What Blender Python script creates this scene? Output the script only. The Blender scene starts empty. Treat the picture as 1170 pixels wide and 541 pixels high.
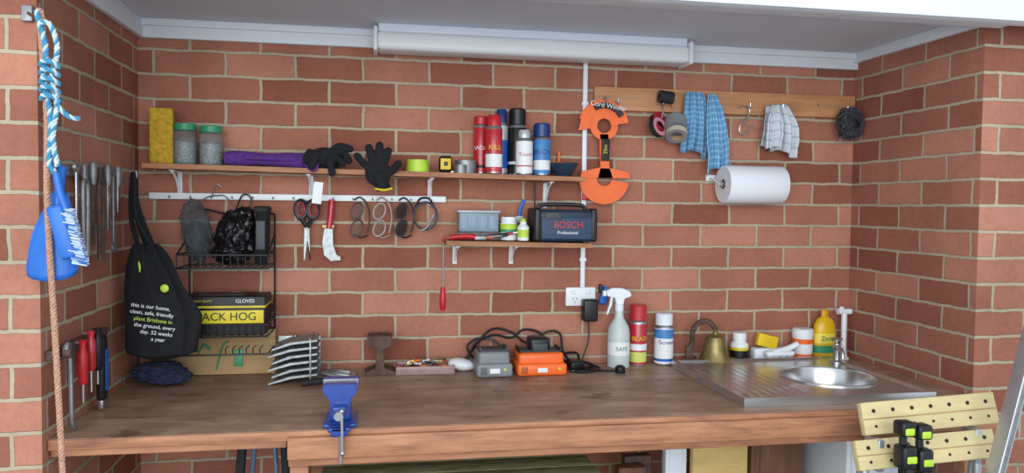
import bpy, bmesh, math, random
from mathutils import Vector, Matrix, noise
random.seed(7)
sc=bpy.context.scene
sc.view_settings.view_transform='Standard'
sc.view_settings.look='None'

# ------------------------------------------------------------------ materials
def lin(h):
    h=h.lstrip('#'); o=[]
    for i in (0,2,4):
        v=int(h[i:i+2],16)/255
        o.append(v/12.92 if v<=.04045 else ((v+.055)/1.055)**2.4)
    return o+[1.0]
MC={}
def mat(name,col,rough=.5,metal=0,var=.12,nscale=18,bump=.0,trans=0,alpha=1,stretch=(1,1,1),ior=1.45,coat=0):
    if name in MC: return MC[name]
    m=bpy.data.materials.new(name); m.use_nodes=True
    N=m.node_tree.nodes; L=m.node_tree.links; p=N['Principled BSDF']
    c=lin(col)
    tc=N.new('ShaderNodeTexCoord'); mp=N.new('ShaderNodeMapping'); mp.inputs['Scale'].default_value=stretch
    nz=N.new('ShaderNodeTexNoise'); nz.inputs['Scale'].default_value=nscale; nz.inputs['Detail'].default_value=6
    L.new(tc.outputs['Object'],mp.inputs['Vector']); L.new(mp.outputs['Vector'],nz.inputs['Vector'])
    r=N.new('ShaderNodeValToRGB')
    r.color_ramp.elements[0].position=.3; r.color_ramp.elements[1].position=.7
    r.color_ramp.elements[0].color=[x*(1-var) for x in c[:3]]+[1]
    r.color_ramp.elements[1].color=[min(1,x*(1+var)+var*.01) for x in c[:3]]+[1]
    L.new(nz.outputs['Fac'],r.inputs['Fac']); L.new(r.outputs['Color'],p.inputs['Base Color'])
    p.inputs['Roughness'].default_value=rough; p.inputs['Metallic'].default_value=metal
    p.inputs['IOR'].default_value=ior
    p.inputs['Transmission Weight'].default_value=trans; p.inputs['Alpha'].default_value=alpha
    p.inputs['Coat Weight'].default_value=coat
    if bump:
        b=N.new('ShaderNodeBump'); b.inputs['Strength'].default_value=bump; b.inputs['Distance'].default_value=.005
        L.new(nz.outputs['Fac'],b.inputs['Height']); L.new(b.outputs['Normal'],p.inputs['Normal'])
    MC[name]=m; return m

def brick_mat(name,offx,offz,c1,c2,mo):
    m=bpy.data.materials.new(name); m.use_nodes=True
    N=m.node_tree.nodes; L=m.node_tree.links; p=N['Principled BSDF']
    g=N.new('ShaderNodeNewGeometry'); sp=N.new('ShaderNodeSeparateXYZ'); sn=N.new('ShaderNodeSeparateXYZ')
    L.new(g.outputs['Position'],sp.inputs[0]); L.new(g.outputs['True Normal'],sn.inputs[0])
    ab=N.new('ShaderNodeMath'); ab.operation='ABSOLUTE'; L.new(sn.outputs['X'],ab.inputs[0])
    gt=N.new('ShaderNodeMath'); gt.operation='GREATER_THAN'; gt.inputs[1].default_value=.5; L.new(ab.outputs[0],gt.inputs[0])
    mx=N.new('ShaderNodeMix'); mx.data_type='FLOAT'
    L.new(gt.outputs[0],mx.inputs[0]); L.new(sp.outputs['X'],mx.inputs[2]); L.new(sp.outputs['Y'],mx.inputs[3])
    cb=N.new('ShaderNodeCombineXYZ'); L.new(mx.outputs[0],cb.inputs[0]); L.new(sp.outputs['Z'],cb.inputs[1])
    mp=N.new('ShaderNodeMapping'); mp.inputs['Location'].default_value=(offx,offz,0); L.new(cb.outputs[0],mp.inputs['Vector'])
    nd=N.new('ShaderNodeTexNoise'); nd.inputs['Scale'].default_value=14; nd.inputs['Detail'].default_value=3
    L.new(g.outputs['Position'],nd.inputs['Vector'])
    sb=N.new('ShaderNodeVectorMath'); sb.operation='SUBTRACT'; sb.inputs[1].default_value=(.5,.5,.5); L.new(nd.outputs['Color'],sb.inputs[0])
    sl=N.new('ShaderNodeVectorMath'); sl.operation='SCALE'; sl.inputs['Scale'].default_value=.011; L.new(sb.outputs[0],sl.inputs[0])
    ad=N.new('ShaderNodeVectorMath'); ad.operation='ADD'; L.new(mp.outputs[0],ad.inputs[0]); L.new(sl.outputs[0],ad.inputs[1])
    bt=N.new('ShaderNodeTexBrick'); bt.offset=.5
    bt.inputs['Scale'].default_value=1; bt.inputs['Brick Width'].default_value=.24; bt.inputs['Row Height'].default_value=.086
    bt.inputs['Mortar Size'].default_value=.0062; bt.inputs['Mortar Smooth'].default_value=.25; bt.inputs['Bias'].default_value=0
    bt.inputs['Color1'].default_value=lin(c1); bt.inputs['Color2'].default_value=lin(c2); bt.inputs['Mortar'].default_value=lin(mo)
    L.new(ad.outputs[0],bt.inputs['Vector'])
    n2=N.new('ShaderNodeTexNoise'); n2.inputs['Scale'].default_value=60; n2.inputs['Detail'].default_value=8; n2.inputs['Roughness'].default_value=.7
    L.new(g.outputs['Position'],n2.inputs['Vector'])
    n3=N.new('ShaderNodeTexNoise'); n3.inputs['Scale'].default_value=5; n3.inputs['Detail'].default_value=4
    L.new(g.outputs['Position'],n3.inputs['Vector'])
    a2=N.new('ShaderNodeMath'); a2.operation='ADD'; L.new(n2.outputs['Fac'],a2.inputs[0]); L.new(n3.outputs['Fac'],a2.inputs[1])
    mr=N.new('ShaderNodeMapRange'); mr.inputs[1].default_value=.6; mr.inputs[2].default_value=1.4; mr.inputs[3].default_value=.76; mr.inputs[4].default_value=1.24
    L.new(a2.outputs[0],mr.inputs[0])
    mu=N.new('ShaderNodeVectorMath'); mu.operation='SCALE'; L.new(bt.outputs['Color'],mu.inputs[0]); L.new(mr.outputs[0],mu.inputs['Scale'])
    L.new(mu.outputs[0],p.inputs['Base Color']); p.inputs['Roughness'].default_value=.9
    p.inputs['Specular IOR Level'].default_value=.2
    inv=N.new('ShaderNodeMath'); inv.operation='MULTIPLY_ADD'; inv.inputs[1].default_value=-1.
    n2s=N.new('ShaderNodeMath'); n2s.operation='MULTIPLY'; n2s.inputs[1].default_value=.25; L.new(n2.outputs['Fac'],n2s.inputs[0])
    L.new(bt.outputs['Fac'],inv.inputs[0]); L.new(n2s.outputs[0],inv.inputs[2])
    b=N.new('ShaderNodeBump'); b.inputs['Strength'].default_value=.8; b.inputs['Distance'].default_value=.006
    L.new(inv.outputs[0],b.inputs['Height']); L.new(b.outputs['Normal'],p.inputs['Normal'])
    return m

def ramp_mat(name,cols,scale,stretch,rough=.6,detail=8,bump=.15,dist=0,stain=None):
    m=bpy.data.materials.new(name); m.use_nodes=True
    N=m.node_tree.nodes; L=m.node_tree.links; p=N['Principled BSDF']
    tc=N.new('ShaderNodeTexCoord'); mp=N.new('ShaderNodeMapping'); mp.inputs['Scale'].default_value=stretch
    nz=N.new('ShaderNodeTexNoise'); nz.inputs['Scale'].default_value=scale; nz.inputs['Detail'].default_value=detail; nz.inputs['Roughness'].default_value=.65
    nz.inputs['Distortion'].default_value=dist
    L.new(tc.outputs['Object'],mp.inputs[0]); L.new(mp.outputs[0],nz.inputs[0])
    r=N.new('ShaderNodeValToRGB'); e=r.color_ramp.elements
    while len(e)<len(cols): e.new(.5)
    for i,c in enumerate(cols):
        e[i].position=.28+.44*i/(len(cols)-1); e[i].color=lin(c)
    L.new(nz.outputs['Fac'],r.inputs[0]); out=r.outputs[0]
    if stain:
        # dark ring/patch stains plus pale worn scratches
        for (sc_,lo,hi,colr,st,amt) in stain:
            n=N.new('ShaderNodeTexNoise'); n.inputs['Scale'].default_value=sc_; n.inputs['Detail'].default_value=7; n.inputs['Roughness'].default_value=.6
            mm=N.new('ShaderNodeMapping'); mm.inputs['Scale'].default_value=st; mm.inputs['Location'].default_value=(sc_,lo*7,0)
            L.new(tc.outputs['Object'],mm.inputs[0]); L.new(mm.outputs[0],n.inputs[0])
            k=N.new('ShaderNodeMapRange'); k.inputs[1].default_value=lo; k.inputs[2].default_value=hi; k.inputs[3].default_value=0; k.inputs[4].default_value=amt
            L.new(n.outputs['Fac'],k.inputs[0])
            x=N.new('ShaderNodeMix'); x.data_type='RGBA'; L.new(k.outputs[0],x.inputs[0]); L.new(out,x.inputs[6]); x.inputs[7].default_value=lin(colr); out=x.outputs[2]
    L.new(out,p.inputs['Base Color'])
    p.inputs['Roughness'].default_value=rough
    b=N.new('ShaderNodeBump'); b.inputs['Strength'].default_value=bump; b.inputs['Distance'].default_value=.003
    L.new(nz.outputs['Fac'],b.inputs['Height']); L.new(b.outputs['Normal'],p.inputs['Normal'])
    return m

def check_mat(name,base,line,scale,width=.25):
    m=bpy.data.materials.new(name); m.use_nodes=True
    N=m.node_tree.nodes; L=m.node_tree.links; p=N['Principled BSDF']
    tc=N.new('ShaderNodeTexCoord'); sp=N.new('ShaderNodeSeparateXYZ'); L.new(tc.outputs['UV'],sp.inputs[0])
    outs=[]
    for ax in ('X','Y'):
        a=N.new('ShaderNodeMath'); a.operation='MULTIPLY'; a.inputs[1].default_value=scale; L.new(sp.outputs[ax],a.inputs[0])
        f=N.new('ShaderNodeMath'); f.operation='FRACT'; L.new(a.outputs[0],f.inputs[0])
        l=N.new('ShaderNodeMath'); l.operation='LESS_THAN'; l.inputs[1].default_value=width; L.new(f.outputs[0],l.inputs[0]); outs.append(l)
    mx=N.new('ShaderNodeMath'); mx.operation='ADD'; L.new(outs[0].outputs[0],mx.inputs[0]); L.new(outs[1].outputs[0],mx.inputs[1])
    hf=N.new('ShaderNodeMath'); hf.operation='MULTIPLY'; hf.inputs[1].default_value=.5; L.new(mx.outputs[0],hf.inputs[0])
    r=N.new('ShaderNodeValToRGB'); r.color_ramp.elements[0].color=lin(base); r.color_ramp.elements[1].color=lin(line)
    L.new(hf.outputs[0],r.inputs[0]); L.new(r.outputs[0],p.inputs['Base Color']); p.inputs['Roughness'].default_value=.95
    return m

black=mat('black_plastic','#151618',.4)
blackm=mat('black_rubber','#1c1d20',.75,bump=.2,nscale=60)
blackc=mat('black_fabric','#16171b',.95,bump=.5,nscale=40)
white=mat('white_plastic','#dfe3e6',.4,var=.03)
whitep=mat('white_paint','#dbe1e8',.5,var=.03,nscale=4)
ceilm=mat('ceiling_paint','#ccd2dc',.7,var=.03,nscale=3)
steel=mat('steel','#b4b8bb',.28,.9,var=.1,nscale=12)
steeld=mat('dull_steel','#8d8f90',.5,.8,var=.2,nscale=40)
galv=mat('galvanised_steel','#979c9c',.45,.75,var=.3,nscale=50)
red=mat('red_plastic','#b5202a',.35)
redp=mat('red_paint','#b32330',.3,coat=.3)
orange=mat('orange_plastic','#ec6a2a',.4,var=.08)
blue=mat('blue_plastic','#1f66bd',.4)
bluev=mat('blue_enamel','#1b3f8e',.35,coat=.3)
navy=mat('navy_plastic','#1c2e42',.5)
cyan=mat('cyan_cord','#3d8db3',.8,bump=.4,nscale=120)
cordw=mat('white_cord','#bfcccf',.8,bump=.4,nscale=120)
tanr=mat('tan_rope','#b98f78',.9,bump=.5,nscale=120,var=.25)
yellow=mat('yellow_plastic','#dcb81f',.4)
spongey=mat('yellow_sponge','#b8952a',.95,bump=.8,nscale=70,var=.3)
green=mat('green_plastic','#2f8a62',.4)
lime=mat('lime_plastic','#b0cf3c',.4)
purple=mat('purple_cloth','#532f7c',.95,bump=.6,nscale=90,var=.25)
grey=mat('grey_plastic','#7c8184',.5)
greyd=mat('dark_grey_plastic','#3b3f43',.5)
glass=mat('clear_plastic','#dfe8ea',.12,trans=.9,var=.02,ior=1.2)
frost=mat('frosted_bottle','#dbe6e2',.35,trans=.35,var=.04)
brass=mat('brass','#8d7d50',.42,.75,var=.3,nscale=25)
rust=mat('rusty_iron','#5a463c',.75,.3,var=.35,nscale=30,bump=.5)
cardb=mat('cardboard','#a88a62',.9,var=.1)
paper=mat('paper','#dfe2e7',.95,var=.02,bump=.2,nscale=150)
plytan=mat('plywood_tan','#cbb988',.6,var=.1,nscale=8,stretch=(1,1,6))
ink=mat('label_black','#101010',.5); labw=mat('label_white','#dfe1e2',.5,var=.02); laby=mat('label_yellow','#d2bd22',.5)
labb=mat('label_blue','#1c60b4',.4); labr=mat('label_red','#c3262c',.4); alu=mat('aluminium','#b9bdc2',.38,.8,var=.08)
timber=ramp_mat('timber_shelf',['#7a4a30','#a06a46','#b58458'],6,(1,8,8),.6)
timb2=ramp_mat('timber_pegboard',['#99694a','#b98359','#c99366'],5,(1,8,8),.6)
apronm=ramp_mat('timber_apron',['#7e5038','#a67050','#bd8763'],5,(1,9,9),.6,stain=[(3,.58,.68,'#6a4a3a',(1,4,4),.6)])
benchm=ramp_mat('bench_top_ply',['#6d5342','#8f705b','#a2826c','#b39882'],5,(1,3.5,1),.45,12,.1,.5,
  stain=[(2.2,.50,.66,'#5b4336',(1,1,1),.55),(7,.62,.68,'#3f3029',(1,1,1),.6),(30,.63,.70,'#c9b5a0',(.25,3,1),.55)])
greenw=ramp_mat('weathered_green_planks',['#55543b','#7b8060','#a09c74','#5d6a49'],9,(1,5,5),.8)
ywood=ramp_mat('yellow_board',['#b3975a','#cdb06c','#c2a262'],5,(1,1,4),.7)
dwood=ramp_mat('dark_wood',['#4a2f20','#6b4630','#7d553b'],6,(6,6,1),.7)

# ------------------------------------------------------------------ builder
def catm(P,n=6,closed=False):
    P=[Vector(p) for p in P]; o=[]; k=len(P)
    if k<3: return P
    rng=range(k if closed else k-1)
    for i in rng:
        if closed: a,b,c,d=P[(i-1)%k],P[i],P[(i+1)%k],P[(i+2)%k]
        else: a,b,c,d=P[max(i-1,0)],P[i],P[i+1],P[min(i+2,k-1)]
        for j in range(n):
            t=j/n
            o.append(.5*((2*b)+(c-a)*t+(2*a-5*b+4*c-d)*t*t+(3*b-a-3*c+d)*t**3))
    if not closed:o.append(P[-1])
    return o
class Bd:
    def __init__(s,name): s.n=name; s.bm=bmesh.new(); s.m=[]; s.uv=s.bm.loops.layers.uv.new('UVMap'); s.M=Matrix.Identity(4)
    def mi(s,m):
        if m not in s.m: s.m.append(m)
        return s.m.index(m)
    def add(s,vs,fs,m,uvs=None):
        V=[s.bm.verts.new(s.M@Vector(v)) for v in vs]; i=s.mi(m)
        for f in fs:
            try: F=s.bm.faces.new([V[k] for k in f])
            except ValueError: continue
            F.material_index=i
            if uvs:
                for l,k in zip(F.loops,f): l[s.uv].uv=uvs[k]
        return V
    def bx(s,x0,x1,y0,y1,z0,z1,m,bev=0,rot=None):
        c=Vector(((x0+x1)/2,(y0+y1)/2,(z0+z1)/2)); h=Vector((abs(x1-x0)/2,abs(y1-y0)/2,abs(z1-z0)/2))
        t=bmesh.new(); bmesh.ops.create_cube(t,size=2)
        for v in t.verts: v.co=Vector((v.co.x*h.x,v.co.y*h.y,v.co.z*h.z))
        if bev: bmesh.ops.bevel(t,geom=t.edges[:],offset=min(bev,min(h)*.95),segments=3,profile=.5,affect='EDGES')
        R=rot.to_matrix() if rot is not None else Matrix.Identity(3)
        t.verts.index_update()
        s.add([c+R@v.co for v in t.verts],[[v.index for v in f.verts] for f in t.faces],m); t.free()
    def lathe(s,c,prof,m,n=28,axis=(0,0,1),sc=(1,1)):
        q=Vector((0,0,1)).rotation_difference(Vector(axis).normalized()); c=Vector(c)
        vs=[]
        for p in prof:
            for k in range(n):
                a=2*math.pi*k/n
                vs.append(c+q@Vector((p[0]*math.cos(a)*sc[0],p[0]*math.sin(a)*sc[1],p[1])))
        V=[s.bm.verts.new(s.M@v) for v in vs]
        for j in range(len(prof)-1):
            mm=prof[j][2] if len(prof[j])>2 else m; i=s.mi(mm)
            for k in range(n):
                k2=(k+1)%n
                F=s.bm.faces.new([V[j*n+k],V[j*n+k2],V[(j+1)*n+k2],V[(j+1)*n+k]]); F.material_index=i
        if prof[0][0]>1e-4: s.bm.faces.new([V[k] for k in range(n)][::-1]).material_index=s.mi(prof[0][2] if len(prof[0])>2 else m)
        if prof[-1][0]>1e-4: s.bm.faces.new([V[(len(prof)-1)*n+k] for k in range(n)]).material_index=s.mi(prof[-2][2] if len(prof[-2])>2 else m)
    def ringl(s,c,prof,m,n=32,axis=(0,0,1)):
        # closed torus-like profile (no caps)
        q=Vector((0,0,1)).rotation_difference(Vector(axis).normalized()); c=Vector(c); K=len(prof)
        V=[s.bm.verts.new(s.M@(c+q@Vector((p[0]*math.cos(2*math.pi*k/n),p[0]*math.sin(2*math.pi*k/n),p[1])))) for p in prof for k in range(n)]
        for j in range(K):
            mm=prof[j][2] if len(prof[j])>2 else m; i=s.mi(mm); j2=(j+1)%K
            for k in range(n):
                k2=(k+1)%n; F=s.bm.faces.new([V[j*n+k],V[j*n+k2],V[j2*n+k2],V[j2*n+k]]); F.material_index=i
    def cy(s,p0,p1,r,m,r1=None,n=18):
        p0=Vector(p0);p1=Vector(p1); L=(p1-p0).length
        s.lathe(p0,[(r,0),(r if r1 is None else r1,L)],m,n,p1-p0)
    def tube(s,P,r,m,n=8,closed=False,sm=6,rf=None):
        P=catm(P,sm,closed) if sm else [Vector(p) for p in P]
        k=len(P); T=[]
        for i in range(k):
            a=P[(i+1)%k] if (closed or i<k-1) else P[i]; b=P[i-1] if (closed or i>0) else P[i]
            t=(a-b); T.append(t.normalized() if t.length>1e-9 else Vector((0,0,1)))
        nr=T[0].orthogonal().normalized(); vs=[]
        for i in range(k):
            nr=(nr-T[i]*nr.dot(T[i])).normalized(); bn=T[i].cross(nr); rr=r if rf is None else r*rf(i/(k-1))
            for j in range(n):
                a=2*math.pi*j/n; vs.append(P[i]+(nr*math.cos(a)+bn*math.sin(a))*rr)
        fs=[]
        for i in range(k if closed else k-1):
            for j in range(n):
                a=i*n+j;b=i*n+(j+1)%n;c=((i+1)%k)*n+(j+1)%n;d=((i+1)%k)*n+j; fs.append([a,b,c,d])
        if not closed: fs+= [list(range(n))[::-1],[(k-1)*n+j for j in range(n)]]
        s.add(vs,fs,m)
    def rope(s,P,r,mats,pitch=.03,ns=3):
        P=catm(P,10); k=len(P); d=[0]
        for i in range(1,k): d.append(d[-1]+(P[i]-P[i-1]).length)
        step=pitch/8; Q=[];t=0;i=0
        while t<d[-1]:
            while i<k-2 and d[i+1]<t: i+=1
            f=(t-d[i])/max(1e-9,d[i+1]-d[i]); Q.append(P[i].lerp(P[i+1],f)); t+=step
        nr=None
        S=[[] for _ in range(ns)]
        for i in range(len(Q)):
            tt=(Q[min(i+1,len(Q)-1)]-Q[max(i-1,0)]).normalized()
            nr=tt.orthogonal().normalized() if nr is None else (nr-tt*nr.dot(tt)).normalized()
            bn=tt.cross(nr)
            for q in range(ns):
                a=2*math.pi*(i*step/pitch+q/ns); S[q].append(Q[i]+(nr*math.cos(a)+bn*math.sin(a))*r*.5)
        for q in range(ns): s.tube(S[q],r*.55,mats[q%len(mats)],6,sm=0)
    def prism(s,poly,y0,y1,m,bev=0):
        t=bmesh.new(); V=[t.verts.new((p[0],y0,p[1])) for p in poly]; F=t.faces.new(V)
        r=bmesh.ops.extrude_face_region(t,geom=[F])
        for v in [g for g in r['geom'] if isinstance(g,bmesh.types.BMVert)]: v.co.y=y1
        if bev: bmesh.ops.bevel(t,geom=t.edges[:],offset=bev,segments=2,affect='EDGES')
        bmesh.ops.triangulate(t,faces=[f for f in t.faces if len(f.verts)>4])
        t.verts.index_update()
        s.add([v.co for v in t.verts],[[v.index for v in f.verts] for f in t.faces],m); t.free()
    def ball(s,c,sc,m,sub=3,amp=0,fr=10,rot=None,seed=0):
        t=bmesh.new(); bmesh.ops.create_icosphere(t,subdivisions=sub,radius=1); t.verts.index_update()
        out=[]
        for v in t.verts:
            d=v.co.normalized()
            k=1+ (amp*noise.turbulence(d*fr*.3+Vector((seed,seed*2,0)),4,True) -amp*.5 if amp else 0)
            p=Vector((d.x*sc[0],d.y*sc[1],d.z*sc[2]))*k
            if rot is not None: p=rot.to_matrix()@p
            out.append(Vector(c)+p)
        s.add(out,[[v.index for v in f.verts] for f in t.faces],m); t.free()
    def sheet(s,fn,nu,nv,m):
        vs=[];uv=[]
        for j in range(nv+1):
            for i in range(nu+1):
                vs.append(fn(i/nu,j/nv)); uv.append((i/nu,j/nv))
        fs=[[j*(nu+1)+i,j*(nu+1)+i+1,(j+1)*(nu+1)+i+1,(j+1)*(nu+1)+i] for j in range(nv) for i in range(nu)]
        s.add(vs,fs,m,uv)
    def text(s,txt,loc,size,m,rx=90,rz=0,ex=.0006,roll=0,al='CENTER',wrap=0):
        cu=bpy.data.curves.new('t','FONT'); cu.body=txt; cu.size=size; cu.extrude=ex; cu.align_x=al; cu.align_y='CENTER'
        o=bpy.data.objects.new('t',cu); sc.collection.objects.link(o)
        dg=bpy.context.evaluated_depsgraph_get(); me=bpy.data.meshes.new_from_object(o.evaluated_get(dg))
        vv=[v.co.copy() for v in me.vertices]
        if wrap:
            for v in vv: v.z-= wrap-math.sqrt(max(0,wrap*wrap-v.x*v.x))
        MM=Matrix.Translation(loc)@Matrix.Rotation(math.radians(rz),4,'Z')@Matrix.Rotation(math.radians(rx),4,'X')@Matrix.Rotation(math.radians(roll),4,'Z')
        s.add([MM@v for v in vv],[list(p.vertices) for p in me.polygons],m)
        bpy.data.objects.remove(o); bpy.data.meshes.remove(me)
    def done(s,solid=0,sub=0,remesh=0,bev=0,ang=38,weld=True):
        if weld: bmesh.ops.remove_doubles(s.bm,verts=s.bm.verts[:],dist=1e-5)
        bmesh.ops.recalc_face_normals(s.bm,faces=s.bm.faces[:])
        for f in s.bm.faces: f.smooth=True
        for e in s.bm.edges:
            if len(e.link_faces)==2 and e.calc_face_angle(0)>math.radians(ang): e.smooth=False
        xs=[v.co for v in s.bm.verts]
        mn=Vector([min(v[i] for v in xs) for i in range(3)]); mx=Vector([max(v[i] for v in xs) for i in range(3)])
        o0=Vector(((mn.x+mx.x)/2,(mn.y+mx.y)/2,mn.z))
        for v in s.bm.verts: v.co-=o0
        me=bpy.data.meshes.new(s.n); s.bm.to_mesh(me); s.bm.free()
        for m in s.m: me.materials.append(m)
        o=bpy.data.objects.new(s.n,me); sc.collection.objects.link(o); o.location=o0
        if remesh:
            r=o.modifiers.new('r','REMESH'); r.mode='VOXEL'; r.voxel_size=remesh; r.use_smooth_shade=True
            k=o.modifiers.new('s','SMOOTH'); k.iterations=4
        if solid:
            k=o.modifiers.new('so','SOLIDIFY'); k.thickness=solid; k.offset=0
        return o
from mathutils import Euler
E=lambda x,y,z: Euler((math.radians(x),math.radians(y),math.radians(z)))

# ------------------------------------------------------------------ room
XL,XR=-.827,1.923; YL,YR=-.807,-.685; ZT=2.08; ZC=2.145
bm1=brick_mat('red_brick_wall',.055,.02,'#875141','#b47b66','#ab9e88')
b=Bd('wall_back'); b.bx(XL-.3,XR+.3,0,.23,0,2.4,bm1); b.done()
b=Bd('wall_left'); b.bx(XL-.95,XL,YL,-.0005,0,2.9,bm1); b.done()
b=Bd('wall_right'); b.bx(XR,XR+.95,YR,-.0005,0,2.9,bm1); b.done()
b=Bd('ceiling'); b.bx(XL,XR,YL+.05,0,ZC,ZC+.02,ceilm); b.done()
b=Bd('trim_1'); b.bx(XL,XR,-.022,-.0005,ZT,ZC,whitep,.003); b.bx(XL+.02,XR-.02,-.034,-.022,ZC-.025,ZC,whitep,.003); b.done()
b=Bd('trim_2'); b.bx(XL+.0005,XL+.022,YL+.05,-.022,ZT,ZC,whitep,.003); b.done()
b=Bd('trim_3'); b.bx(XR-.022,XR-.0005,YR,-.022,ZT+.025,ZC,whitep,.003); b.done()
b=Bd('lintel_beam'); b.bx(XL-.9,XR+.9,-.86,-.812,2.075,2.75,whitep,.004); b.bx(XL-.9,XR+.9,-.875,-.86,2.075,2.10,whitep,.003)
b.bx(XL,XR,-.812,-.74,2.085,2.16,whitep,.003); b.done()
flo=mat('concrete_floor','#8b8a86',.85,var=.2,nscale=4,bump=.3)
b=Bd('floor'); b.bx(-3,4,-6,.0,-.1,0,flo); b.done()

# fluorescent batten
b=Bd('fluorescent_batten_light'); dif=mat('light_diffuser','#dfe2e4',.35,var=.01)
lx0,lx1=-.012,1.150
b.bx(lx0+.01,lx1-.01,-.135,-.045,2.115,ZC,whitep,.003)
b.bx(lx0+.004,lx1-.004,-.150,-.038,2.052,2.116,dif,.016)
b.bx(lx0-.006,lx0+.008,-.156,-.037,2.047,2.13,white,.004); b.bx(lx1-.008,lx1+.006,-.156,-.037,2.047,2.13,white,.004)
b.done()

# ------------------------------------------------------------------ bench
b=Bd('workbench')
hx0,hx1,hy0,hy1=1.395,1.735,-.60,-.265
b.bx(XL+.002,hx0,-.775,-.002,.874,.9,benchm)
b.bx(hx1,XR-.002,-.775,-.002,.874,.9,benchm)
b.bx(hx0,hx1,-.775,hy0,.874,.9,benchm); b.bx(hx0,hx1,hy1,-.002,.874,.9,benchm)
b.bx(XL+.002,XR-.002,-.782,-.7755,.872,.899,apronm,.002)
b.bx(-.235,XR-.004,-.80,-.7825,.826,.886,apronm,.004)
b.bx(-.235,XR-.004,-.775,-.74,.80,.873,apronm,.004)
b.bx(XL+.004,-.24,-.77,-.735,.852,.873,apronm,.003)
for x in (-.235,1.86):
    b.bx(x,x+.05,-.735,-.685,0,.874,apronm,.003); b.bx(x,x+.05,-.06,-.01,0,.874,apronm,.003)
b.bx(-.185,1.86,-.05,-.015,.80,.874,apronm)
b.done()

b=Bd('planked_side_table')
for i in range(4):
    y=-.70+i*.105; b.bx(-.17,.70,y,y+.10,.645,.668,greenw,.003)
for x in (-.14,.63):
    for y in (-.68,-.33): b.bx(x,x+.045,y,y+.045,0,.645,dwood,.003)
b.bx(-.15,.68,-.66,-.64,.58,.645,dwood); b.done()
b=Bd('timber_offcuts'); b.bx(.83,.93,-.35,-.30,0,.60,dwood,.003); b.bx(.87,.97,-.29,-.25,0,.62,rust,.003); b.done()
b=Bd('white_painted_post'); b.bx(1.02,1.10,-.30,-.26,0,.83,whitep,.004); b.bx(1.035,1.085,-.302,-.30,.1,.75,whitep,.001); b.done()
b=Bd('yellow_storage_board'); b.bx(1.11,1.32,-.33,-.30,.0,.84,ywood,.003); b.bx(1.12,1.31,-.34,-.33,.4,.43,dwood,.002); b.done()
b=Bd('timber_door_panel'); b.bx(1.33,1.53,-.34,-.30,0,.785,dwood,.004); b.bx(1.36,1.50,-.347,-.34,.2,.74,dwood,.004); b.done()
b=Bd('white_metal_cabinet'); b.bx(1.60,1.84,-.5,-.2,0,.78,white,.006); b.bx(1.615,1.825,-.507,-.5,.02,.76,whitep,.003); b.bx(1.64,1.65,-.52,-.507,.6,.7,steel,.002); b.done()
b=Bd('folding_step_stool')
b.tube([(-.42,-.55,0),(-.415,-.5,.5),(-.40,-.47,.80),(-.38,-.46,.835),(-.30,-.46,.835),(-.28,-.47,.80),(-.265,-.5,.5),(-.26,-.55,0)],.014,blackm)
b.tube([(-.385,-.5,0),(-.375,-.46,.70),(-.34,-.455,.79),(-.305,-.46,.70),(-.295,-.5,0)],.007,mat('steel_blue','#5d7896',.4,.4))
b.bx(-.40,-.28,-.60,-.48,.45,.475,greyd,.006); b.bx(-.41,-.27,-.66,-.53,.22,.245,greyd,.006); b.done()

# ------------------------------------------------------------------ shelves
sz=lambda x:1.640-.0135*(x+.8)
def shelf_board(b,x0,x1,z0,z1,y0,th,m):
    vs=[(x0,y0,z0),(x1,y0,z1),(x1,0,z1),(x0,0,z0)]
    vs+= [(v[0],v[1],v[2]-th) for v in vs]
    b.add(vs,[[0,1,2,3],[7,6,5,4],[0,4,5,1],[1,5,6,2],[2,6,7,3],[3,7,4,0]],m)
def bracket(b,x,z,d=.12,h=.1):
    b.bx(x-.008,x+.008,-.005,-.001,z-h,z-.001,white,.001); b.bx(x-.008,x+.008,-d,-.003,z-.005,z-.001,white,.001)
    b.tube([(x,-.004,z-h*.85),(x,-d*.45,z-h*.3),(x,-d*.9,z-.006)],.004,white)
b=Bd('timber_shelf')
shelf_board(b,-.775,.745,sz(-.775),sz(.745),-.15,.017,timber)
for x in (-.69,-.24,.19,.63): bracket(b,x,sz(x)-.018)
b.done()
b=Bd('timber_shelf'); shelf_board(b,.24,.775,1.383,1.375,-.16,.016,timber)
for x in (.285,.50): bracket(b,x,1.364,.13,.075)
b.done()

b=Bd('tool_hanging_rail'); b.bx(-.79,.25,-.018,0,1.52,1.543,white,.003)
for i in range(14):
    x=-.72+i*.07; b.tube([(x,-.018,1.532),(x,-.028,1.526),(x,-.034,1.532)],.002,steel,6)
b.done()
b=Bd('timber_peg_rail'); b.bx(.815,1.915,-.02,0,1.883,1.972,timb2,.002)
for x in (.9,1.08,1.24,1.44,1.58,1.86):
    b.tube([(x,-.02,1.915),(x,-.05,1.905),(x,-.055,1.925)],.003,steel,8)
for x in (.95,1.3,1.75): b.cy((x,-.0225,1.93),(x,-.019,1.93),.005,steeld,n=12)
b.done()
b=Bd('electrical_conduit'); b.bx(.772,.790,-.014,0,1.198,2.08,white,.003)
for z in (1.3,1.6,1.9): b.bx(.768,.794,-.016,-.001,z,z+.012,white,.001)
b.done()
b=Bd('power_outlet'); b.bx(.715,.835,-.012,0,1.125,1.198,white,.005)
for x in (.735,.795): b.bx(x,x+.018,-.016,-.012,1.172,1.186,whitep,.002)
for (dx,dz,ry) in ((-.008,.006,25),(.008,.006,-25),(0,-.008,0)): b.bx(.751+dx-.0012,.751+dx+.0012,-.0128,-.0115,1.148+dz-.004,1.148+dz+.004,greyd,0,E(0,ry,0))
b.done()
b=Bd('plug_adaptor'); b.bx(.775,.832,-.06,-.0125,1.07,1.155,black,.008)
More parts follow.
